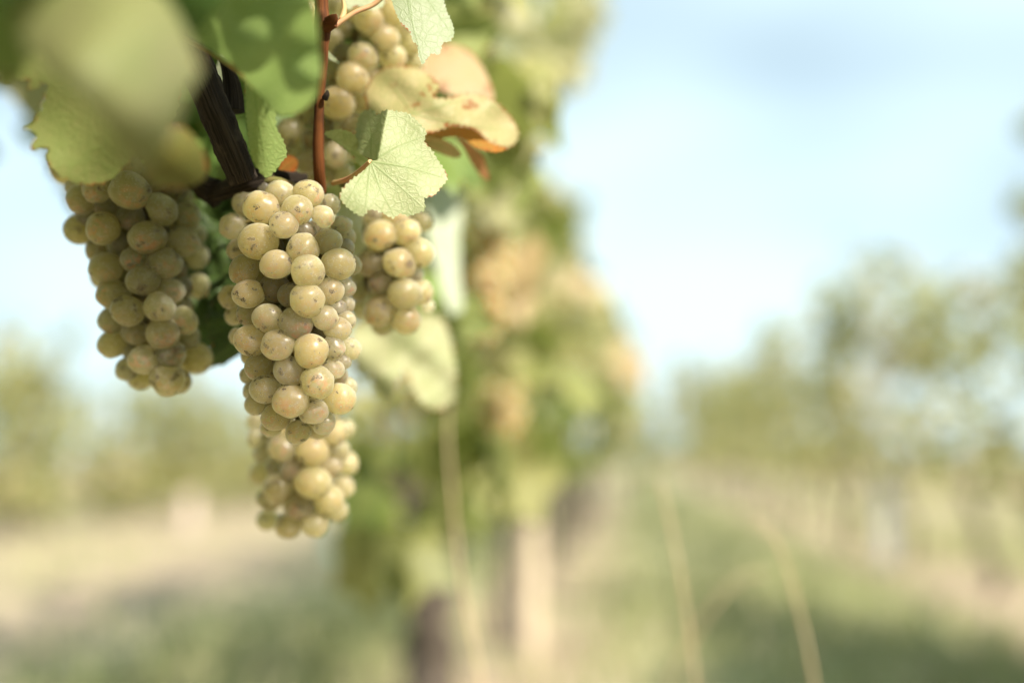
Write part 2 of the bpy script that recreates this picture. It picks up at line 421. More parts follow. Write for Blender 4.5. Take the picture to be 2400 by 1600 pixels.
WR = (5, 3, 1.2, 7, .8, 0.6)
protR = [vine_proto(100 + k + 1, 1.45, 0.52, 0.20, 215, WR) for k in range(4)]
place_row(protR, [(1.55, 3.66 + 1.1 * i) for i in range(18)],
          lambda i: f'{ORD[i]} leafy grape vine, counted from the camera, in the row across the grass alley',
          'grape vines in the row across the alley', 5, (0.82, 1.2))
protN = vine_proto(190, 1.36, 0.40, 0.30, 1300, (3, 4, 4, 2, .6, 3), 0.11, 0)
for i, y in enumerate((2.45, 1.4, 0.35, -0.7, -1.75, -2.8)):
    o = copy_tree(protN) if i else protN; o.location = (1.55, y, 0); o.rotation_euler = (0, 0, math.pi * (i % 2)); o.scale = (1, 1.2, 1.0)
    tag(o, f'{ORD[i]} grape vine beside the camera across the alley, counted backwards', 'grape vine', 'grape vines beside the camera')
WL = (5, 4, 2, 4, 1.2, 1)
protE = [vine_proto(240 + k, 1.0, 0.30, 0.30, 170, WR) for k in range(3)]
place_row(protE, [(-0.9 + 0.55 * i, 12.5 + 0.5 * (i % 3)) for i in range(4)],
          lambda i: f'{ORD[i]} hazy grape vine closing the far end of the alley, left to right', 'grape vines closing the end of the alley', 9, (1.0, 1.45))
protL = [vine_proto(200 + k, 1.18, 0.14, 0.30, 520, WL) for k in range(4)]
place_row(protL, [(-5.0, 5.6 + 0.85 * i) for i in range(20)],
          lambda i: f'{ORD[i]} low grape vine, from the photo edge, in the far row beyond the grapes',
          'low grape vines in the far row', 6, (0.82, 1.12))

# ---- the row the grapes hang in, beyond the near vine
SIL_Y = np.array([-500, 0, 100, 180, 250, 330, 400, 470, 600, 700, 800, 950, 1060, 1120, 1200, 1300, 1340])
SIL_X = np.array([1450, 1440, 1420, 1395, 1275, 1245, 1285, 1385, 1395, 1470, 1520, 1525, 1460, 1290, 1190, 1060, 900])
def inside_row(P, margin=0):
    px, py, d = project(P)
    ok = (px < np.interp(py, SIL_Y, SIL_X) - margin) & (py < 1330)
    ok &= ~((px < 830) & (py > 380))
    for hx, hy, hr in ((945, 1003, 34), (1368, 1012, 46)):
        ok &= (px - hx) ** 2 + (py - hy) ** 2 > hr * hr
    return ok
ROWX = -0.42
row_spots = [2.28, 3.4, 4.5, 5.6, 6.7, 7.8, 8.9, 10.0, 11.1]
for i, y in enumerate(row_spots):
    r = np.random.default_rng(300 + i)
    root = empty('grape_vine', (ROWX - (.035 if i == 0 else 0), y, 0))
    trunk_parts(root, r, 0.47 if i == 0 else 0.55, 0.062 if i == 0 else 0.032, 300 + i, 0.02)
    n = 2600 if i == 0 else 1300
    ln = 2.6 if i == 0 else 1.3
    p = crown_points(r, n, 2.0, 0.44, 0.34, ln, 9)
    p += np.array([ROWX + 0.08, y - (0.55 if i == 0 else 0), 0])
    p = p[inside_row(p, 30)]
    p = p[project(p)[2] > 0.62]
    qx, qy, qd = project(p)
    p = p[~((qx > 1050) & (qx < 1220) & (qy > 510) & (qy < 830) & (qd < .9))]
    if i == 0:
        for g0 in (W(1135, 590, .8), W(1135, 680, .8), W(1135, 760, .8)):
            v = p - np.array(g0); t = v @ np.array(SUN)
            p = p[~((t > 0) & (np.linalg.norm(v - t[:, None] * np.array(SUN), axis=1) < .06))]
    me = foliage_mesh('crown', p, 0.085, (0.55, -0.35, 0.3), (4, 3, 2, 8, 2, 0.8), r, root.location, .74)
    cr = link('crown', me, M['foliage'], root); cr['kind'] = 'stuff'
    tag(root, ('thick-trunked grape vine standing next in line behind the hanging grapes' if i == 0 else
               f'{ORD[i]} grape vine behind the hanging grapes in the same row'), 'grape vine', 'grape vines in the row of the hanging grapes')

# ---- posts and stakes
def post(name, loc, h, w, mat, label, cat, group=None):
    root = empty(name, loc)
    bm = bmesh.new()
    prof = [(-w, -w * .6), (w, -w * .6), (w, w * .6), (w * .55, w * .6), (w * .55, -w * .1), (-w * .55, -w * .1), (-w * .55, w * .6), (-w, w * .6)]
    vb = [bm.verts.new((x, y, -0.05)) for x, y in prof]; vt = [bm.verts.new((x, y, h)) for x, y in prof]
    for k in range(8): bm.faces.new((vb[k], vb[(k + 1) % 8], vt[(k + 1) % 8], vt[k]))
    bm.faces.new(vt)
    me = bpy.data.meshes.new('post_profile'); bm.to_mesh(me); bm.free()
    link('post_profile', me, mat, root)
    hk = bmesh.new(); 
    for z in (0.6, 0.95, 1.3, 1.65):
        if z < h - .05:
            bmesh.ops.create_cube(hk, size=1, matrix=Matrix.Translation((w * 1.15, 0, z)) @ Matrix.Diagonal((w * .5, w * .5, .02, 1)))
    if len(hk.verts):
        m2 = bpy.data.meshes.new('wire_hook'); hk.to_mesh(m2); link('wire_hook', m2, mat, root)
    hk.free()
    tag(root, label, cat, group); return root
post('trellis_post', (1.50, 6.25, 0), 1.72, 0.042, M['steel'], 'grey steel trellis post in the row across the alley', 'post')
st = empty('wooden_stake', (-0.30, 2.95, 0))
tube('stake_shaft', [(0, 0, -.05), (.004, 0, .25), (0, .004, .62)], [.032, .031, .028], M['wood'], st, 10, .05, step=5)
tube('stake_tip', [(0, .004, .60), (0, .004, .66)], [.0281, .010], M['wood'], st, 10, 0, step=2)
tag(st, 'pale sunlit wooden stake beside the thick vine trunk', 'stake')
def guard(loc, h, w, mat, label):
    o = empty('vine_guard', loc)
    tube('guard_tube', [(0, 0, 0), (0, 0, h * .5), (0.003, 0, h)], [w, w, w * 1.04], mat, o, 12, 0.03, step=4)
    tube('guard_rim', [(0.003, 0, h - .012), (0.003, 0, h + .004)], [w * 1.12, w * 1.12], mat, o, 12, 0, step=2)
    tag(o, label, 'vine guard')
g = W(440, 1265, 8.4); guard((g.x, g.y, 0), 0.32, 0.06, M['guard'], 'pale pinkish plastic guard at the foot of the far low row')
g = W(790, 1290, 6.4); guard((g.x, g.y, 0), 0.22, 0.06, M['teal'], 'teal plastic guard low in the grass below the grapes')

# ---- grass on the vineyard floor (nobody could count it)
def grass_mesh(n, r):
    y = 1.6 + 26 * r.random(n) ** 1.7; x = r.uniform(-1, 1, n) * (1.6 + y * 0.62) - 0.10 * y
    t = np.abs(((x + r.normal(0, .15, n) + 0.40 + 0.975) / 1.95) % 1 - 0.5)
    keep = (r.random(n) < np.clip((t - 0.10) / 0.14, 0.10, 1)) & (r.random(n) < np.where(x < -1.4, 0.22, 1))
    cl = np.sin(x * 2.3 + 1) * np.sin(y * 1.7) + r.normal(0, .5, n)
    keep &= cl > -0.7
    x, y, cl = x[keep], y[keep], cl[keep]; n = len(x)
    h = r.uniform(0.03, 0.11, n) * (1 + 0.5 * np.clip(cl, 0, 1)); w = r.uniform(.003, .007, n)
    a = r.uniform(0, 6.28, n); lean = r.uniform(0.1, 0.7, n) * h
    dx, dy = np.cos(a), np.sin(a)
    v = np.zeros((n, 5, 3))
    v[:, 0] = np.c_[x - dy * w, y + dx * w, np.zeros(n)]; v[:, 1] = np.c_[x + dy * w, y - dx * w, np.zeros(n)]
    v[:, 2] = np.c_[x - dy * w * .8 + dx * lean * .3, y + dx * w * .8 + dy * lean * .3, h * .6]
    v[:, 3] = np.c_[x + dy * w * .8 + dx * lean * .3, y - dx * w * .8 + dy * lean * .3, h * .6]
    v[:, 4] = np.c_[x + dx * lean, y + dy * lean, h]
    f = np.array([(0, 1, 3), (0, 3, 2), (2, 3, 4)])[None] + (np.arange(n) * 5)[:, None, None]
    me = np_mesh('grass', v.reshape(-1, 3), f.reshape(-1, 3), False)
    pal = np.array([(0.35, 0.38, 0.16), (0.43, 0.43, 0.23), (0.56, 0.49, 0.32), (0.27, 0.32, 0.135)])
    c = pal[r.choice(4, n, p=[.36, .28, .20, .16])] * r.uniform(.8, 1.2, (n, 1))
    attr(me, 'leafcol', 'FLOAT_COLOR', np.repeat(np.c_[c, np.ones(n)], 5, 0))
    return me
tag(link('grass', grass_mesh(130000, np.random.default_rng(41)), M['grass']), 'short mixed green and dry grass between the rows', 'grass', kind='stuff')

# ---- tall dry grass stalks close to the camera
def stalk(pts, w, label, d, head=True):
    P = [W(px, py, d) for px, py in pts]
    last, prev = P[-1], P[-2]
    dirn = (last - prev).normalized()
    q = [last + Vector((dirn.x * .1 * k, dirn.y * .1 * k, (0 - last.z) * k / 3)) for k in (1, 2, 3)]
    base = Vector((q[-1].x, q[-1].y, 0.0))
    root = empty('grass_stalk', base)
    allp = P + q[:2] + [base]
    n = len(allp)
    tube('stem', [p - base for p in allp], [w * (.55 + .45 * k / (n - 1)) for k in range(n)], M['straw'], root, 6, 0.05, step=6)
    if head:
        r = np.random.default_rng(int(pts[0][0])); H = []
        for k in range(16):
            t = k / 16; a = P[0].lerp(P[1], t) - base
            e = Vector((r.normal(0, .006), r.normal(0, .006), r.uniform(.008, .018)))
            H.append(tube('spikelet', [a, a + e * .5, a + e], [.0012, .0022, .0005], M['straw'], None, 5, 0, step=2))
        join_meshes('seed_head', H, root)
    tag(root, label, 'grass stalk', 'dry grass stalks')
stalk([(1060, 890), (1050, 1010), (1062, 1180), (1085, 1380), (1130, 1620)], .0015, 'tall straight straw stalk passing in front of the thick vine trunk', .72, False)
stalk([(1545, 1130), (1570, 1220), (1600, 1380), (1632, 1610)], .0014, 'straight dry grass stalk leaning over the open grass alley', .68, False)
stalk([(1765, 1215), (1825, 1280), (1870, 1420), (1910, 1610)], .0014, 'dry grass stalk with bent tip over the grass alley', .68, False)
stalk([(1800, 1345), (1740, 1352), (1670, 1420), (1610, 1520), (1560, 1630)], .0016, 'arching dry grass blade bowed between two stalks', .95, False)

# ================================================================ traced leaves of the near vine
NEAR = empty('grape_vine', (-0.52, -0.30, 0))
tag(NEAR, 'close-up grape vine with blurred leaves, dark wood and red-brown cane', 'grape vine', 'grape vines in the row of the hanging grapes')
NB = Vector((-0.52, -0.30, 0))

def traced_leaf(poly, dfun, pet, tips, color, brown=0.2, teeth=(13, 4.0), spacing=4.0, stalk_to=None, mat=None, seed=1, name='leaf', second=True, vw=2.0):
    r = np.random.default_rng(seed)
    pl = np.array(poly, float)
    # resample the closed outline (Catmull-Rom), then add teeth
    n = len(pl); pts = []
    for i in range(n):
        p0, p1, p2, p3 = pl[i - 1], pl[i], pl[(i + 1) % n], pl[(i + 2) % n]
        m = max(2, int(np.linalg.norm(p2 - p1) / spacing))
        for k in range(m):
            t = k / m
            pts.append(0.5 * (2 * p1 + (p2 - p0) * t + (2 * p0 - 5 * p1 + 4 * p2 - p3) * t * t + (3 * p1 - p0 - 3 * p2 + p3) * t ** 3))
    pts = np.array(pts)
    if teeth:
        area = 0.5 * np.sum(pts[:, 0] * np.roll(pts[:, 1], -1) - np.roll(pts[:, 0], -1) * pts[:, 1])
        tg = np.roll(pts, -1, 0) - np.roll(pts, 1, 0); tg /= np.linalg.norm(tg, axis=1)[:, None] + 1e-9
        nr = np.c_[tg[:, 1], -tg[:, 0]] * np.sign(area)
        L = np.r_[0, np.cumsum(np.linalg.norm(np.diff(pts, axis=0), axis=1))]
        ph = L / teeth[0] + 0.25 * np.sin(L / 37.0)
        saw = (ph % 1.0); saw = np.where(saw < 0.72, saw / 0.72, (1 - saw) / 0.28)
        fade = np.clip(np.linalg.norm(pts - np.array(pet), axis=1) / 40 - 0.3, 0, 1)
        pts = pts + nr * (teeth[1] * (saw - 0.45) * fade * (0.75 + 0.35 * np.sin(ph * 2.1)))[:, None]
    nb = len(pts)
    lo, hi = pts.min(0), pts.max(0)
    gx, gy = np.meshgrid(np.arange(lo[0], hi[0], spacing), np.arange(lo[1], hi[1], spacing * .87))
    gx = gx + (np.arange(gx.shape[0]) % 2)[:, None] * spacing * .5
    g = np.c_[gx.ravel(), gy.ravel()] + r.uniform(-.12, .12, (gx.size, 2)) * spacing
    x, y = g[:, 0], g[:, 1]; ins = np.zeros(len(g), bool); dmin = np.full(len(g), 1e9)
    for i in range(nb):
        a, b = pts[i], pts[(i + 1) % nb]
        c = (a[1] > y) != (b[1] > y)
        xi = (b[0] - a[0]) * (y - a[1]) / (b[1] - a[1] + 1e-12) + a[0]
        ins ^= c & (x < xi)
        ab = b - a; t = np.clip(((g - a) @ ab) / (ab @ ab + 1e-12), 0, 1)
        dmin = np.minimum(dmin, np.linalg.norm(g - a - t[:, None] * ab, axis=1))
    g = g[ins & (dmin > spacing * .45)]
    allp = [Vector(p) for p in np.vstack([pts, g])]
    res = delaunay_2d_cdt(allp, [], [list(range(nb))], 1, 1e-4)
    v2 = np.array([tuple(v) for v in res[0]]); fc = np.array([f for f in res[2] if len(f) == 3])
    # attributes
    ed = np.full(len(v2), 1e9)
    for i in range(nb):
        a, b = pts[i], pts[(i + 1) % nb]; ab = b - a
        t = np.clip(((v2 - a) @ ab) / (ab @ ab + 1e-12), 0, 1)
        ed = np.minimum(ed, np.linalg.norm(v2 - a - t[:, None] * ab, axis=1))
    vein = np.zeros(len(v2)); pet = np.array(pet, float)
    def seg(a, b, w0, w1, amp):
        ab = b - a; t = np.clip(((v2 - a) @ ab) / (ab @ ab + 1e-12), 0, 1)
        dd = np.linalg.norm(v2 - a - t[:, None] * ab, axis=1)
        w = w0 + (w1 - w0) * t
        np.maximum(vein, amp * np.exp(-(dd / w) ** 2) * np.where(w < spacing * .5, .75, 1), out=vein)
    for tip in tips:
        tip = np.array(tip, float); ln = np.linalg.norm(tip - pet); dr = (tip - pet) / ln
        bend = np.array([-dr[1], dr[0]]) * r.normal(0, .03) * ln
        mid = (pet + tip) / 2 + bend
        seg(pet, mid, vw * 1.5, vw * 1.15, 1.0); seg(mid, tip, vw * 1.15, vw * .7, .85)
        if second:
            k = 0.18
            while k < .92:
                c = pet + (tip - pet) * k + bend * (1 - abs(2 * k - 1))
                for sgn in (-1, 1):
                    a = math.atan2(dr[1], dr[0]) + sgn * r.uniform(.65, .95)
                    l2 = ln * (.42 - .28 * k) * r.uniform(.8, 1.2)
                    seg(c, c + l2 * np.array([math.cos(a), math.sin(a)]), vw * .8, vw * .5, .6)
                k += r.uniform(.13, .19)
    dep = np.array([dfun(px, py) for px, py in v2])
    co = [tuple(W(px, py, d) - NB) for (px, py), d in zip(v2, dep)]
    me = np_mesh(name, co, fc)
    sc_ = np.median(dep) / 0.40
    attr(me, 'luv', 'FLOAT_VECTOR', np.c_[v2 / 100.0 * sc_, np.zeros(len(v2))])
    attr(me, 'vein', 'FLOAT', vein); attr(me, 'edge', 'FLOAT', np.clip(ed * sc_ / 40.0, 0, 1))
    o = link(name, me, mat or M['leaf'], NEAR); o.color = (*color, brown)
    if stalk_to:
        a = W(*pet, dfun(*pet)) - NB
        sp = [a] + [W(*q) - NB for q in stalk_to]
        tube('petiole', sp, [.0011] * len(sp), M['petiole'], o, 7, 0, step=6)
    return o

def plane(d0, cx, cy, gx=0, gy=0, k=0, kx=0, wave=0, wl=60, ph=0):
    """depth (m) over the picture: tilt gx, gy per 100 px, bowl k, wave"""
    def f(px, py):
        u, v = (px - cx) / 100, (py - cy) / 100
        return d0 + gx * u + gy * v + k * (u * u + v * v) + kx * u * u + wave * (math.sin(px / wl + ph) * math.cos(py / wl * 1.3 + ph * 2))
    return f

def hero_depth(px, py):
    # main blade leans back towards its tip; the upper lobe folds away to the left of the vein to (890, 262)
    u, v = (px - 868) / 100, (py - 377) / 100
    d = 0.385 + 0.0065 * u - 0.005 * v + 0.0012 * math.sin(px / 26) * math.cos(py / 31)
    s = (px - 880) / 100 - 0.20 * (-v) if v < 0 else (px - 868) / 100 + 0.9 * v
    if v < 0.05: d += 0.06 * max(0.0, -s + 0.05) ** 1.2
    d += 0.0035 * max(0, u - 1.1) ** 2 + 0.004 * max(0, v - .7) ** 2
    return d
GY = (0.60, 0.55, 0.32)
traced_leaf([(868, 377), (842, 357), (832, 325), (836, 290), (848, 262), (862, 258), (875, 257), (885, 268), (905, 258), (935, 262), (958, 267), (985, 290), (999, 310), (995, 330), (1012, 352), (1028, 378), (1046, 405), (1048, 422), (1036, 437), (1018, 458), (995, 466), (996, 490), (975, 501), (955, 506), (938, 501), (921, 511), (900, 502), (883, 494), (865, 492), (850, 507), (830, 498), (810, 482), (796, 462), (803, 442), (820, 424), (842, 408), (858, 394)],
            hero_depth, (869, 379), [(1038, 416), (997, 318), (924, 506), (812, 478), (862, 266), (985, 480), (855, 498)], (0.47, 0.50, 0.28), 0.10, (12, 5.5), 2.4,
            [(845, 400, .392), (815, 420, .402), (780, 430, .41)], seed=3, vw=1.7)
traced_leaf([(905, -90), (918, 0), (938, 52), (960, 76), (968, 98), (978, 105), (981, 130), (990, 151), (1000, 141), (1012, 126), (1030, 128), (1038, 102), (1055, 97), (1064, 80), (1060, 55), (1048, 28), (1040, 0), (1030, -40), (1010, -90)],
            plane(.396, 980, 30, .006, -.006, 0, .004), (945, -100), [(991, 148), (1060, 82), (972, 90)], (0.42, 0.47, 0.32), 0.14, (10, 4), 2.6, seed=4, vw=1.7)
traced_leaf([(862, 275), (858, 215), (870, 185), (892, 163), (932, 154), (980, 160), (1010, 180), (1030, 202), (1018, 226), (1050, 230), (1080, 221), (1120, 221), (1160, 238), (1192, 268), (1213, 302), (1211, 330), (1190, 346), (1150, 335), (1110, 303), (1060, 296), (1000, 312), (940, 292), (895, 290)],
            plane(.432, 1010, 240, .003, -.010, .003, .002, .0022, 24), (968, 268), [(1205, 310), (1010, 190), (890, 175), (1120, 230), (880, 270)], (0.52, 0.43, 0.22), 0.85, (14, 9), 3.2, seed=5)
traced_leaf([(1000, 311), (1060, 297), (1110, 303), (1150, 335), (1188, 347), (1162, 357), (1120, 348), (1080, 322), (1040, 324), (1002, 332)],
            plane(.440, 1090, 320, .001, -.03), (1000, 318), [(1180, 350)], (0.50, 0.17, 0.035), 0.5, (14, 3), 3.5, seed=6)
traced_leaf([(993, 322), (1020, 322), (1050, 332), (1076, 352), (1080, 366), (1062, 370), (1022, 356), (994, 345)],
            plane(.440, 1040, 345, .004, .02), (992, 333), [(1075, 364)], (0.66, 0.46, 0.22), 0.5, (13, 3), 3.5, seed=7)
traced_leaf([(1068, 320), (1098, 334), (1128, 362), (1140, 392), (1147, 422), (1127, 412), (1105, 382), (1086, 346)],
            plane(.460, 1105, 370, .01, .012), (1068, 322), [(1145, 420)], (0.70, 0.26, 0.15), 0.3, (13, 2), 3.5, seed=8)
traced_leaf([(985, 160), (1005, 115), (1050, 103), (1100, 120), (1132, 160), (1155, 212), (1150, 240), (1100, 235), (1040, 215), (1000, 190)],
            plane(.50, 1065, 165, .01, -.012, .004), (1000, 195), [(1140, 200), (1080, 115)], (0.62, 0.40, 0.24), 0.75, (16, 4), 5, seed=9)
traced_leaf([(440, 75), (470, 10), (490, -80), (720, -90), (735, 0), (748, 100), (752, 180), (737, 230), (702, 262), (668, 272), (640, 262), (618, 230), (585, 200), (540, 150), (490, 115)],
            plane(.318, 600, 100, -.016, .006, .004, 0, .006, 42), (560, 90), [(680, 268), (745, 180), (720, -60), (470, 60)], (0.30, 0.40, 0.14), 0.02, (22, 5), 6, seed=10)
traced_leaf([(575, 170), (605, 195), (642, 252), (648, 300), (662, 325), (672, 362), (652, 392), (628, 416), (608, 402), (590, 368), (582, 330), (576, 260)],
            plane(.368, 620, 300, .006, .006, 0, .03), (590, 165), [(628, 412), (665, 355), (588, 350)], (0.33, 0.42, 0.14), 0.08, (15, 5), 3.6, seed=11)
traced_leaf([(-60, 150), (0, 168), (8, 190), (66, 187), (67, 212), (110, 196), (100, 235), (83, 282), (56, 303), (86, 310), (72, 350), (112, 345), (110, 374), (130, 402), (162, 422), (206, 434), (262, 420), (300, 380), (400, 300), (420, 150), (300, -60), (-60, -80)],
            plane(.345, 150, 200, .004, -.002, .002, 0, .003, 60), (240, 60), [(200, 430), (70, 330), (40, 185), (390, 280)], (0.28, 0.29, 0.10), 0.5, (30, 7), 5, seed=12)
traced_leaf([(30, -90), (300, -90), (400, 10), (455, 120), (470, 170), (440, 215), (415, 290), (375, 365), (325, 400), (255, 330), (195, 260), (110, 190), (40, 80), (0, -20)],
            plane(.205, 250, 150, .004, -.005, .007, 0, .004, 70), (200, -40), [(330, 390), (460, 160), (60, 80)], (0.27, 0.255, 0.125), 0.12, (40, 6), 9, seed=13)
traced_leaf([(-80, -90), (110, -90), (90, 60), (60, 150), (0, 170), (-80, 150)],
            plane(.25, 20, 40, .01, .004, .003), (0, -80), [(60, 140)], (0.20, 0.27, 0.08), 0.05, (40, 6), 10, seed=23)
traced_leaf([(270, -90), (540, -90), (500, 30), (455, 85), (390, 95), (325, 60)],
            plane(.25, 400, 0, .01, .012, .006), (400, -80), [(430, 85)], (0.05, 0.12, 0.025), 0.02, (40, 5), 9, seed=14)
traced_leaf([(320, 345), (370, 310), (430, 300), (472, 345), (488, 395), (468, 428), (405, 442), (350, 425)],
            plane(.30, 400, 370, .01, .008, .01), (340, 330), [(470, 420), (400, 438)], (0.17, 0.12, 0.035), 0.5, (26, 4), 7, seed=15)
traced_leaf([(828, 765), (900, 735), (960, 740), (1025, 738), (1052, 780), (1066, 850), (1070, 920), (1052, 946), (1020, 962), (985, 942), (966, 905), (948, 868), (930, 905), (902, 940), (880, 912), (866, 880), (856, 898), (838, 872), (824, 830)],
            plane(.55, 945, 850, .004, -.014, .006, 0, .006, 30), (940, 735), [(900, 930), (1020, 955), (1062, 900), (835, 850)], (0.50, 0.48, 0.29), 0.5, (18, 11), 4, seed=16)
traced_leaf([(1000, 440), (1058, 430), (1086, 460), (1077, 560), (1082, 680), (1086, 722), (1060, 737), (1040, 700), (1020, 620), (1000, 540)],
            plane(.66, 1045, 580, .02, -.02, .004), (1030, 435), [(1065, 730)], (0.58, 0.62, 0.50), 0.03, (24, 5), 7, seed=17)
traced_leaf([(760, 312), (800, 304), (832, 318), (846, 350), (872, 384), (850, 394), (822, 362), (792, 338)],
            plane(.412, 815, 345, .004, .012), (868, 384), [(765, 316)], (0.46, 0.50, 0.22), 0.06, (12, 4), 3.2, seed=18)
traced_leaf([(660, 374), (680, 364), (698, 378), (692, 402), (672, 412), (654, 402)],
            plane(.425, 676, 388, .02, .01), (660, 400), [(690, 375)], (0.55, 0.10, 0.02), 0.5, (9, 4), 3.2, seed=19)
traced_leaf([(489, 160), (500, 172), (512, 145), (522, 118), (532, 145), (524, 205), (512, 228), (498, 200)],
            plane(.43, 510, 170, .01, .01), (512, 225), [(522, 122)], (0.62, 0.66, 0.50), 0.02, (10, 2), 3.2, seed=20)
traced_leaf([(690, 18), (706, 10), (722, 48), (748, 84), (762, 112), (800, 150), (772, 138), (738, 95), (706, 66)],
            plane(.408, 740, 80, .004, .004), (695, 15), [(795, 148)], (0.55, 0.58, 0.40), 0.02, (12, 2), 3.2, seed=21)
traced_leaf([(800, -60), (905, -60), (902, 8), (870, 24), (840, 14), (812, 18)],
            plane(.425, 850, -10, .004, -.01), (840, -55), [(870, 20)], (0.52, 0.56, 0.38), 0.04, (12, 3), 3.5, seed=22)

# ---- wood of the near vine
def wood(name, pts, rad, mat, rough=.1, seg=12, seed=0, step=8):
    return tube(name, [W(*p) - NB for p in pts], rad, mat, NEAR, seg, rough, step=step, seed=seed)
arm_pts = [W(572, 424, .402), W(540, 345, .397), W(500, 250, .392), W(455, 140, .388), W(405, 20, .385), W(330, -160, .38)]
tube('trunk', [(0, 0, -.04), (.02, .03, .2), (-.02, .06, .45), (.03, .10, .68), (.06, .2, .80)], [.045, .034, .030, .032, .024], M['bark'], NEAR, 14, .2, step=8, seed=5)
tube('cordon', [Vector((.06, .2, .79)), Vector((.10, .36, .83))] + [p - NB for p in arm_pts[::-1]], [.022, .012, .0075, .0068, .0068, .0066, .0066, .0058], M['bark'], NEAR, 16, .10, step=10, seed=6)
wood('spur', [(505, 455, .425), (545, 440, .418), (590, 424, .415), (640, 418, .418), (720, 425, .42)], [.004, .0045, .005, .004, .003], M['bark'], .16, 12, 8)
wood('spur', [(505, 452, .424), (470, 430, .43), (430, 380, .44), (400, 300, .45)], [.006, .005, .005, .004], M['bark'], .16, 12, 9)
wood('dark_shoot', [(548, 262, .405), (545, 215, .405), (536, 170, .403), (520, 138, .40)], [.0045, .0040, .0028, .0012], M['bark'], .05, 10, 10)
wood('petiole', [(410, 78, .372), (450, 100, .37), (500, 128, .368), (560, 170, .366), (595, 195, .367)], [.0009] * 5, M['stem'], 0, 7, 3)
cane = wood('cane', [(752, -60, .398), (754, 20, .398), (756, 62, .397), (753, 110, .397), (754, 150, .398), (749, 230, .400), (746, 330, .403), (748, 400, .406), (752, 450, .412)],
            [.0027, .0027, .0036, .0029, .0024, .0019, .0023, .0024, .0024], M['cane'], .03, 14, 11)
tube('bud', [W(772, 52, .394) - NB, W(782, 44, .391) - NB, W(788, 34, .390) - NB], [.0024, .0021, .0004], M['cane'], cane, 8, .05, step=5)
tube('node', [W(757, 66, .396) - NB, W(772, 62, .394) - NB, W(786, 56, .392) - NB], [.0030, .0022, .0012], M['cane'], cane, 8, .08, step=5)
tube('petiole', [W(784, 62, .394) - NB, W(800, 50, .395) - NB, W(835, 28, .397) - NB, W(880, 8, .40) - NB, W(930, -40, .40) - NB], [.0012, .0011, .0010, .0010, .0010], M['petiole'], cane, 7, 0, step=6)
tube('tendril', [W(800, 48, .396) - NB, W(806, 28, .398) - NB, W(806, 12, .40) - NB, W(800, -10, .40) - NB], [.0013, .0010, .0008, .0006], M['petiole'], cane, 6, .1, step=6)
tube('bud', [W(761, 232, .398) - NB, W(766, 222, .397) - NB, W(768, 212, .397) - NB], [.0014, .0012, .0003], M['bark'], cane, 6, .05, step=4)

# ---- whole vine leaves around and behind the grapes
def whole_leaf(seed):
    r = np.random.default_rng(seed)
    ang = np.linspace(0, 2 * np.pi, 97)[:-1]
    key = np.radians([0, 14, 32, 48, 64, 82, 98, 112, 128, 145, 165, 180]); val = np.array([1.0, .86, .66, .80, .92, .78, .62, .72, .76, .66, .56, .12])
    a = np.minimum(ang, 2 * np.pi - ang)
    rad = np.interp(a, key, val) * (1 + 0.045 * np.where((np.arange(96) % 4) < 1, 1.4, -.4)) * (1 + .05 * r.normal(size=1))
    rings = np.array([.12, .3, .48, .66, .82, .93, 1.0])
    V = [(0, 0, 0)]; edge = [1.0]; vein = [1.0]; tips = np.radians([0, 62, -62, 128, -128])
    c1, c2, c3 = r.normal(0, .25), r.normal(.25, .2), r.normal(0, .2)
    for q in rings:
        for k in range(96):
            x, y = np.sin(ang[k]) * rad[k] * q, np.cos(ang[k]) * rad[k] * q
            da = np.min(np.abs((ang[k] - tips + np.pi) % (2 * np.pi) - np.pi))
            z = -c2 * abs(x) ** 1.4 + c1 * y * y + .10 * np.sin(x * 6 + c3 * 9) * np.sin(y * 5 + c3) + .10 * q * q * np.cos(ang[k] * 5 + 1) - .05 * np.exp(-(da / .12) ** 2)
            V.append((x * .5, y * .5, z * .5)); edge.append(min(1, (1 - q) * rad[k] * 1.6)); vein.append(np.exp(-(da * q / .035) ** 2))
    F = [(0, 1 + k, 1 + (k + 1) % 96) for k in range(96)]
    for j in range(len(rings) - 1):
        for k in range(96):
            a0, a1 = 1 + j * 96 + k, 1 + j * 96 + (k + 1) % 96; b0, b1 = a0 + 96, a1 + 96
            F += [(a0, b0, b1), (a0, b1, a1)]
    me = np_mesh('leaf', V, F)
    attr(me, 'luv', 'FLOAT_VECTOR', np.array(V) * (3.0, 3.0, 0)); attr(me, 'vein', 'FLOAT', vein); attr(me, 'edge', 'FLOAT', edge)
    me.materials.append(M['leaf'])
    st = bpy.data.meshes.new('petiole')
    return me
LEAFV = [whole_leaf(50 + k) for k in range(6)]
def put_leaf(p, nrm, tip, size, color, brown, k):
    nrm = Vector(nrm).normalized(); tip = Vector(tip); tip = (tip - nrm * tip.dot(nrm)).normalized(); sd = tip.cross(nrm)
    o = link('leaf', LEAFV[k % len(LEAFV)], None, NEAR)
    o.matrix_local = Matrix.Translation(p - NB) @ Matrix((sd, tip, nrm)).transposed().to_4x4() @ Matrix.Diagonal((size, size, size, 1))
    o.color = (*color, brown); return o
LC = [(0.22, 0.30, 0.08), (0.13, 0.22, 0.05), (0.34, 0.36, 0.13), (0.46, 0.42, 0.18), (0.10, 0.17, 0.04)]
r = np.random.default_rng(77)
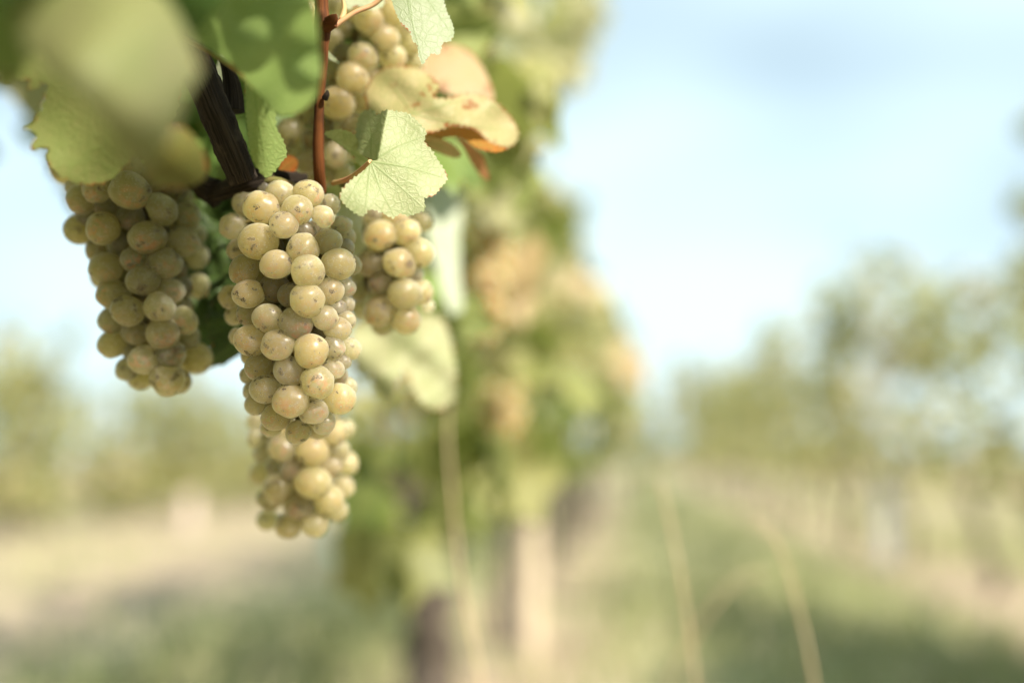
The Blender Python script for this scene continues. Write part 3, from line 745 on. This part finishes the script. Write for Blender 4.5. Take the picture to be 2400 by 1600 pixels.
def scatter(n, xr, yr, dr, size, cols, bias, seed, ok=None):
    r = np.random.default_rng(seed); k = 0; t = 0
    while k < n and t < n * 20:
        t += 1
        px, py, d = r.uniform(*xr), r.uniform(*yr), r.uniform(*dr)
        if ok and not ok(px, py): continue
        p = W(px, py, d)
        nr = Vector(r.normal(size=3) * .5) + Vector(bias); tp = Vector(r.normal(size=3) * .5) + Vector((0, 0, -.9))
        put_leaf(p, nr, tp, size * r.uniform(.75, 1.25), tuple(np.array(LC[cols[r.integers(len(cols))]]) * r.uniform(.8, 1.2)), r.uniform(0, .25), int(r.integers(6)))
        k += 1
# shaded mass behind the upper left
scatter(26, (180, 720), (-150, 400), (.50, .74), .095, (1, 4, 4, 1), (0, -.6, .3), 1)
LC.append((0.025, 0.045, 0.014))  # near-black leaf colour stands in for shade between left and main bunches
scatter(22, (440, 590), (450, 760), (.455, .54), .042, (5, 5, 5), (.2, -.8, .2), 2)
# behind the upper grapes and to the right of them
scatter(26, (740, 1060), (-150, 440), (.54, .85), .09, (0, 2, 3, 1), (.5, -.6, .3), 3)
scatter(16, (1040, 1280), (-120, 420), (.66, .95), .06, (2, 3, 3, 2), (.6, -.5, .3), 4)
scatter(10, (820, 1080), (540, 760), (.62, .85), .055, (0, 1, 2), (.5, -.6, .3), 5)
# unseen leaves added overhead to shade the left bunch and the leaves behind it
lit = [W(xx, yy, .4) for yy in range(450, 1010, 48) for xx in ((588, 690, 790) if yy < 700 else (620, 690, 790))] + [W(xx, yy, .318 - .016 * (xx - 600) / 100) for xx in range(500, 750, 60) for yy in range(20, 270, 60)] + [W(*q) for q in ((690, 480, .4), (700, 620, .4), (700, 760, .4), (700, 900, .4), (780, 600, .41), (770, 820, .41), (930, 560, .44), (940, 700, .44), (720, 1080, .46), (720, 1200, .46), (900, 400, .39), (960, 330, .39),
                       (990, 60, .40), (900, 200, .43), (1050, 250, .44), (1160, 290, .44), (1135, 600, .8), (1135, 740, .8), (840, 120, .45), (870, 50, .45), (800, 240, .45), (950, 850, .55), (1050, 160, .5), (200, 200, .2), (350, 250, .2), (100, 300, .34), (700, 150, .32), (600, 60, .32), (640, 220, .32), (500, 60, .33), (740, 200, .31), (620, 360, .37))]
sv = np.array(SUN)
def shades(p, rad):
    return any((np.array(p) - np.array(q)) @ sv > 0 and np.linalg.norm(np.cross(np.array(p) - np.array(q), sv)) < rad for q in lit)
for (px_, py_, t0, sz) in ((200, 430, .30, .10), (300, 480, .27, .09), (400, 520, .32, .10), (260, 590, .30, .09), (350, 640, .27, .09), (420, 700, .30, .085), (270, 740, .33, .09), (370, 800, .28, .09), (440, 860, .31, .08), (180, 540, .33, .09),
        (160, 420, .42, .10), (250, 440, .40, .10), (340, 430, .44, .10), (430, 480, .42, .09), (240, 560, .45, .10), (340, 580, .41, .10), (430, 600, .45, .09), (280, 680, .43, .10), (390, 720, .41, .09), (300, 810, .44, .10), (420, 800, .43, .09), (390, 880, .40, .08), (300, 880, .45, .08), (440, 540, .30, .06), (450, 620, .28, .06), (400, 560, .29, .06), (450, 700, .29, .06), (400, 450, .29, .06), (440, 760, .28, .06), (350, 560, .27, .06), (330, 500, .29, .06),
        (230, 500, .52, .11), (360, 520, .50, .11), (300, 640, .53, .11), (400, 660, .51, .10), (330, 770, .50, .11), (400, 850, .52, .10)):
    base = W(px_, py_, .41) + SUN * t0
    if shades(base, sz * .38): continue
    vx, vy, vd_ = project(np.array(base)); mg_ = sz * .75 * FPX / vd_
    if vy > -mg_ and vd_ > 0: continue
    put_leaf(base + Vector((0, 0, sz * .12)), SUN + Vector((.1, -.1, .15)), (0, -.2, -1), sz, LC[1], .05, int(px_ + py_))

rr_ = np.random.default_rng(9)  # grid of small unseen leaves added to block sun from the left bunch
for px_ in list(range(150, 340, 44)) + list(range(340, 470, 26)):
    for py_ in range(400, 910, 40):
        t0 = .17
        while t0 < .5:
            base = W(px_, py_, .42) + SUN * t0
            if project(np.array(base))[1] < -60 - .045 * FPX / project(np.array(base))[2]: break
            t0 += .02
        sz_ = .046 if px_ < 340 else .027
        if shades(base, sz_ * .45 + .001): continue
        put_leaf(base + Vector((0, 0, .006)), SUN + Vector(rr_.normal(0, .2, 3)), (0, -.2, -1), sz_, LC[1], .05, px_ + py_)
# unseen canopy of the near vine above the picture; gap cut so sun reaches the grapes
r = np.random.default_rng(88)
NN = 4200; P = np.c_[r.uniform(-.95, .02, NN), r.uniform(-1.5, .85, NN), r.uniform(.45, 1.95, NN)]
px, py, d = project(P); mg = .075 * FPX / np.clip(d, .05, None)
seen = (d > .03) & (px > -mg) & (px < 2400 + mg) & (py > -mg) & (py < 1600 + mg)
P = P[~seen & (np.linalg.norm(P - np.array(CAM), axis=1) > .22) & ~((P[:, 1] < .1) & (P[:, 0] > -.3) & (P[:, 2] < .95))]
ok = np.ones(len(P), bool); sv = np.array(SUN)
for q in lit:
    v = P - np.array(q); t = v @ sv
    ok &= ~((t > 0) & (np.linalg.norm(v - t[:, None] * sv, axis=1) < .062))
P = P[ok]
cr = link('crown', foliage_mesh('crown', P, .09, (.3, -.3, .4), (4, 5, 4, 2, .6, 2), r, NB), M['foliage'], NEAR); cr['kind'] = 'stuff'

# ================================================================ grape clusters
def berry_mesh(seed):
    r = np.random.default_rng(seed)
    bm = bmesh.new(); bmesh.ops.create_icosphere(bm, subdivisions=4, radius=1)
    a = r.normal(size=(3, 3)); ph = r.uniform(0, 6, 3); el = r.uniform(.95, 1.05)
    for v in bm.verts:
        n = np.array(v.co); q = 1 + .028 * sum(math.sin(2.1 * n @ a[k] + ph[k]) for k in range(3))
        q -= 0.03 * math.exp(-((n[0] ** 2 + n[1] ** 2) / .02)) * (n[2] > 0)
        v.co = Vector((n[0] * q, n[1] * q, n[2] * q * el))
    for f in bm.faces: f.smooth = True
    me = bpy.data.meshes.new('berry'); bm.to_mesh(me); bm.free(); me.materials.append(M['berry']); return me
BERRY = [berry_mesh(k) for k in range(10)]

def cluster(label, berries, axis, d0, halfw, seed, fill=30, stem_to=None, back=0.012, tint=None):
    """berries: (px, py, radius px, layer); axis: two picture points; the depth follows a rounded bunch"""
    r = np.random.default_rng(seed)
    (ax0, ay0), (ax1, ay1) = axis
    B = np.array([(b[0], b[1], b[2], b[3] if len(b) > 3 else 0) for b in berries], float)
    n = len(B)
    t = np.clip((B[:, 1] - ay0) / (ay1 - ay0), -.2, 1.2)
    axx = ax0 + (ax1 - ax0) * t
    hw = np.interp(t, [h[0] for h in halfw], [h[1] for h in halfw])
    u = np.clip((B[:, 0] - axx) / hw, -1, 1)
    R = hw * d0 / FPX
    dep = d0 - np.sqrt(1 - u * u) * R * .95 + np.where(B[:, 3] < 0, B[:, 3] * .35, B[:, 3] * .72) * back
    x, y = B[:, 0], B[:, 1]; rad = B[:, 2] * d0 / FPX
    X = (x - 1200) / FPX * d0; Y = (800 - y) / FPX * d0
    Z = dep.copy()
    for it in range(160):
        dx = X[:, None] - X[None]; dy = Y[:, None] - Y[None]; dz = Z[:, None] - Z[None]
        need = (rad[:, None] + rad[None]) * .79
        q = need ** 2 - dx ** 2 - dy ** 2
        sep = np.sqrt(np.clip(q, 0, None))
        ov = np.clip(sep - np.abs(dz), 0, None); np.fill_diagonal(ov, 0)
        sg = np.sign(dz + 1e-6 * (np.arange(n)[:, None] - np.arange(n)[None]))
        Z += np.sum(ov * sg, 1) * .18
        Z += (dep - Z) * .02
    pts = [(B[i, 0], B[i, 1], Z[i], B[i, 2]) for i in range(n)]
    # berries on the far side of the bunch
    k = tries = 0
    while k < fill and tries < fill * 60:
        tries += 1
        tt = r.uniform(.03, .97); h = np.interp(tt, [q[0] for q in halfw], [q[1] for q in halfw])
        a = r.uniform(0, math.pi) if k > fill * .55 else r.uniform(math.pi, 2 * math.pi); py = ay0 + (ay1 - ay0) * tt
        rp = r.uniform(.8, 1.05) * np.median(B[:, 2])
        e = max(h - rp, 2) * math.sqrt(r.uniform(.12, 1))
        px = ax0 + (ax1 - ax0) * tt + math.cos(a) * e
        dd = d0 + math.sin(a) * e * d0 / FPX * (r.uniform(.5, 1.0) if a < math.pi else r.uniform(.1, .62)) + .002
        good = all(((px - q[0]) * d0 / FPX) ** 2 + ((py - q[1]) * d0 / FPX) ** 2 + (dd - q[2]) ** 2 > ((rp + q[3]) * d0 / FPX * (.86 if a < math.pi else .74)) ** 2 for q in pts)
        if good: pts.append((px, py, dd, rp)); k += 1
    top = W(ax0, ay0 - 20, d0)
    root = empty('grape_cluster', top)
    tag(root, label, 'grape cluster', 'bunches of white grapes')
    stems = [tube('stem', [W(ax0 + (ax1 - ax0) * q, ay0 + (ay1 - ay0) * q, d0) - top for q in (0, .25, .5, .75, .95)], [.0022, .002, .0016, .0013, .0008], M['stem'], None, 7, .1, step=4)]
    if stem_to:
        stems.append(tube('stem', [W(*p) - top for p in stem_to] + [W(ax0, ay0, d0) - top], [.0018] * len(stem_to) + [.0022], M['stem'], None, 7, .1, step=6))
    for (px, py, d, rp) in pts:
        tt = min(max((py - ay0) / (ay1 - ay0) - .06, 0), .95)
        a = W(ax0 + (ax1 - ax0) * tt, ay0 + (ay1 - ay0) * tt, d0) - top; c = W(px, py, d) - top
        stems.append(tube('stem', [a, a.lerp(c, .5) + Vector((0, 0, .0008)), c], [.0009, .0007, .0010], M['stem'], None, 4, 0, step=2))
        out = (c - a).normalized(); out = (out + Vector(r.normal(size=3) * .28) + Vector((0, 0, -.25))).normalized()
        o = link('berry', BERRY[int(r.integers(10))], None, root)
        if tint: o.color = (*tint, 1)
        rr = rp * d / FPX * 1.03
        sq = r.uniform(.88, 1.0)
        o.matrix_local = Matrix.Translation(c) @ (out.to_track_quat('Z', 'Y').to_matrix() @ Matrix.Rotation(r.normal(0, .35), 3, 'Z')).to_4x4() @ Matrix.Diagonal((rr * r.uniform(1.0, 1.08), rr * sq, rr * r.uniform(.94, 1.04), 1))
    join_meshes('stem', stems, root)
    return root

A = [(614, 488, 40), (579, 474, 33, .6), (618, 440, 26, 1.2), (656, 452, 30, .6), (721, 455, 35, .4), (694, 494, 37, .1), (757, 508, 27, .2), (773, 479, 24, .8), (665, 529, 32, -.6),
     (548, 531, 31, .8), (606, 565, 45, -.2), (716, 543, 27, .8), (768, 567, 33, -.1), (710, 584, 36, -.2), (557, 586, 25, 1.2), (647, 619, 36, -.2), (720, 636, 39, -.6), (791, 619, 39, -.3),
     (573, 633, 37, .2), (801, 528, 24, .8), (814, 556, 22, 1.4), (812, 580, 20, 1.2), (822, 620, 24, 1.0), (583, 688, 36, -.3), (541, 696, 29, 1.0), (643, 676, 34, 1.0), (684, 691, 32, .4), (720, 704, 39, -.7),
     (773, 684, 33, .2), (812, 673, 23, .6), (812, 714, 21, .8), (793, 721, 19, .9), (586, 735, 31, .8), (629, 744, 35, 0), (692, 757, 40, -.4), (761, 744, 31, .1), (809, 752, 25, .6), (791, 771, 31, .2),
     (745, 782, 22, 1.0), (589, 797, 38, -.1), (653, 808, 38, -.5), (729, 822, 40, -.5), (781, 815, 27, .1), (820, 818, 27, .5), (606, 859, 33, .4), (676, 868, 37, -.1), (780, 865, 27, .2), (803, 848, 20, .7),
     (743, 896, 39, -.7), (623, 912, 36, -.4), (683, 940, 40, -.9), (796, 935, 37, 0), (735, 963, 33, -.2), (648, 977, 34, .0), (759, 990, 28, .3), (698, 1012, 31, .3), (637, 1000, 27, .8), (598, 948, 27, .7),
     (584, 880, 21, 1.2), (558, 789, 21, 1.3), (592, 915, 22, 1.4), (815, 905, 22, 1.4), (550, 740, 22, 1.5), (690, 800, 26, 1.0), (640, 580, 26, 1.3), (735, 745, 25, 1.2), (700, 910, 26, 1.2)]
cluster('long sharp sunlit bunch of pale golden grapes at the middle of the group', A, ((690, 440), (698, 1030)), .412, [(0, 80), (.12, 125), (.3, 148), (.6, 142), (.8, 125), (.93, 95), (1.0, 60)], 11, 90,
        [(610, 425, .415), (650, 425, .413)])
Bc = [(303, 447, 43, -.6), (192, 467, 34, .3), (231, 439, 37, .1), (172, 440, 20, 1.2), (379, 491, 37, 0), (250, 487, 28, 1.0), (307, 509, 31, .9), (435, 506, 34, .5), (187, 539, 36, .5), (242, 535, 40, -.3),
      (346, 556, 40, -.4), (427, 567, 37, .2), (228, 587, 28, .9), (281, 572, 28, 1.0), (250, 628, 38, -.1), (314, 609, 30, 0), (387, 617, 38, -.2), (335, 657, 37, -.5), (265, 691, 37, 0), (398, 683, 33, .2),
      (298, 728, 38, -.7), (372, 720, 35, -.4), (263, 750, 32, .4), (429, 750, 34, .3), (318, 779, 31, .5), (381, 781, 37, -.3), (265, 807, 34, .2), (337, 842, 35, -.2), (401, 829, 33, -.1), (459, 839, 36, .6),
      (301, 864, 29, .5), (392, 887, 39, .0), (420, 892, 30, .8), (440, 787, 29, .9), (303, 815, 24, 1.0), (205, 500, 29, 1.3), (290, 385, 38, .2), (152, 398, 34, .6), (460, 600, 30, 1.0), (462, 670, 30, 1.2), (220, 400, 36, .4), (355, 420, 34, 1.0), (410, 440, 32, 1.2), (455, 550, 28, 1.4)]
cluster('shaded greyish green bunch of grapes under the blurred leaf', Bc, ((300, 380), (365, 900)), .440, [(0, 150), (.2, 150), (.5, 125), (.75, 110), (.95, 75)], 12, 90, [(500, 452, .424), (420, 400, .43), (340, 360, .43)], tint=(0.58, 0.70, 0.76))  # berry tint darkened and greened to imitate shade on this bunch
Cc = [(891, 553, 39, -.2), (952, 543, 34, .1), (980, 594, 35, .3), (868, 616, 34, .2), (937, 617, 37, -.3), (891, 663, 29, 0), (947, 688, 37, -.4), (985, 686, 30, .2), (891, 729, 38, -.2), (952, 750, 34, 0), (1002, 716, 17, .6),
      (842, 686, 25, 1.0), (847, 724, 23, 1.2), (878, 507, 29, .6), (990, 520, 26, .9), (965, 645, 25, .8), (925, 505, 30, .8), (840, 640, 24, 1.2)]
cluster('small sunlit bunch of grapes hanging below the pale toothed leaf', Cc, ((915, 480), (925, 770)), .452, [(0, 70), (.4, 95), (.8, 80), (1, 50)], 13, 30, [(800, 430, .43), (870, 450, .445)])
Dc = [(661, 1050, 34, 0), (733, 1057, 36, -.2), (783, 1014, 31, .4), (791, 1055, 29, .4), (611, 1109, 29, .3), (689, 1098, 32, -.2), (654, 1146, 36, -.3), (733, 1129, 40, -.4), (815, 1085, 28, .5), (776, 1092, 26, .4),
      (769, 1170, 35, -.1), (700, 1185, 32, -.2), (632, 1170, 29, .3), (807, 1140, 26, .5), (791, 1196, 26, .3), (739, 1229, 32, 0), (676, 1233, 30, 0), (628, 1218, 26, .3), (602, 1025, 23, .8), (617, 1062, 23, .8), (809, 1003, 23, .8),
      (645, 1092, 22, 1.2), (720, 1010, 34, .4), (660, 1000, 32, .6), (600, 985, 22, 1.0), (765, 975, 30, .7)]
cluster('soft-focus bunch of golden grapes whose tip hangs below the sharp one', Dc, ((712, 930), (715, 1240)), .472, [(0, 95), (.3, 108), (.7, 100), (1, 70)], 14, 45, [(700, 440, .43), (705, 700, .465)])
Ec = [(864, 48, 34, 0), (902, 88, 33, .1), (851, 133, 33, .1), (919, 136, 33, .2), (824, 184, 37, -.2), (790, 242, 41, -.6), (919, 27, 33, .3), (776, 95, 29, .8), (966, 102, 31, .5), (966, 145, 29, .5), (783, 167, 31, .4), (827, 296, 30, .2),
      (858, 240, 31, .4), (684, 310, 35, .2), (722, 381, 31, .2), (735, 327, 29, .5), (786, 364, 31, .2), (800, 405, 28, .5), (715, 30, 30, .8), (712, 75, 26, 1.0), (880, -10, 32, .4), (820, 20, 30, .8), (805, 130, 28, 1.0), (720, 260, 30, 1.1), (755, 290, 28, 1.0),
      (650, 340, 30, 1.1), (690, 360, 28, 1.0), (760, 410, 28, .8), (870, 190, 30, .8), (830, 350, 28, .8), (940, 60, 30, .9), (960, 20, 28, .9)]
cluster('upper bunch of grapes behind the red-brown cane and curled yellow leaf', Ec, ((880, -60), (730, 420)), .462, [(0, 110), (.4, 110), (.8, 90), (1, 70)], 15, 34, [(860, -160, .46)])
def soft_bunch(label, cx, cy, hw, hh, d, n, seed):
    r = np.random.default_rng(seed); rp = .0068 * FPX / d; L = []
    for k in range(n):
        for _ in range(40):
            t = r.uniform(-1, 1); w = hw * math.sqrt(max(.12, 1 - max(t, -.2) ** 2 * .8))
            p = (cx + r.uniform(-w, w), cy + t * hh, rp * r.uniform(.85, 1.1), r.choice([0, 0, .5]))
            if all((p[0] - q[0]) ** 2 + (p[1] - q[1]) ** 2 > (rp * 1.25) ** 2 for q in L): L.append(p); break
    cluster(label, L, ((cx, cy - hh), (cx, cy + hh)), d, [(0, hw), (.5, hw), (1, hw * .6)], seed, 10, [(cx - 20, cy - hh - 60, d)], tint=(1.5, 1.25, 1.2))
soft_bunch('blurred peach-coloured bunch of grapes beside the pale hanging leaf', 1135, 665, 58, 125, .82, 34, 31)
soft_bunch('blurred small bunch of grapes low in the foliage behind', 1172, 965, 48, 62, 1.05, 22, 32)
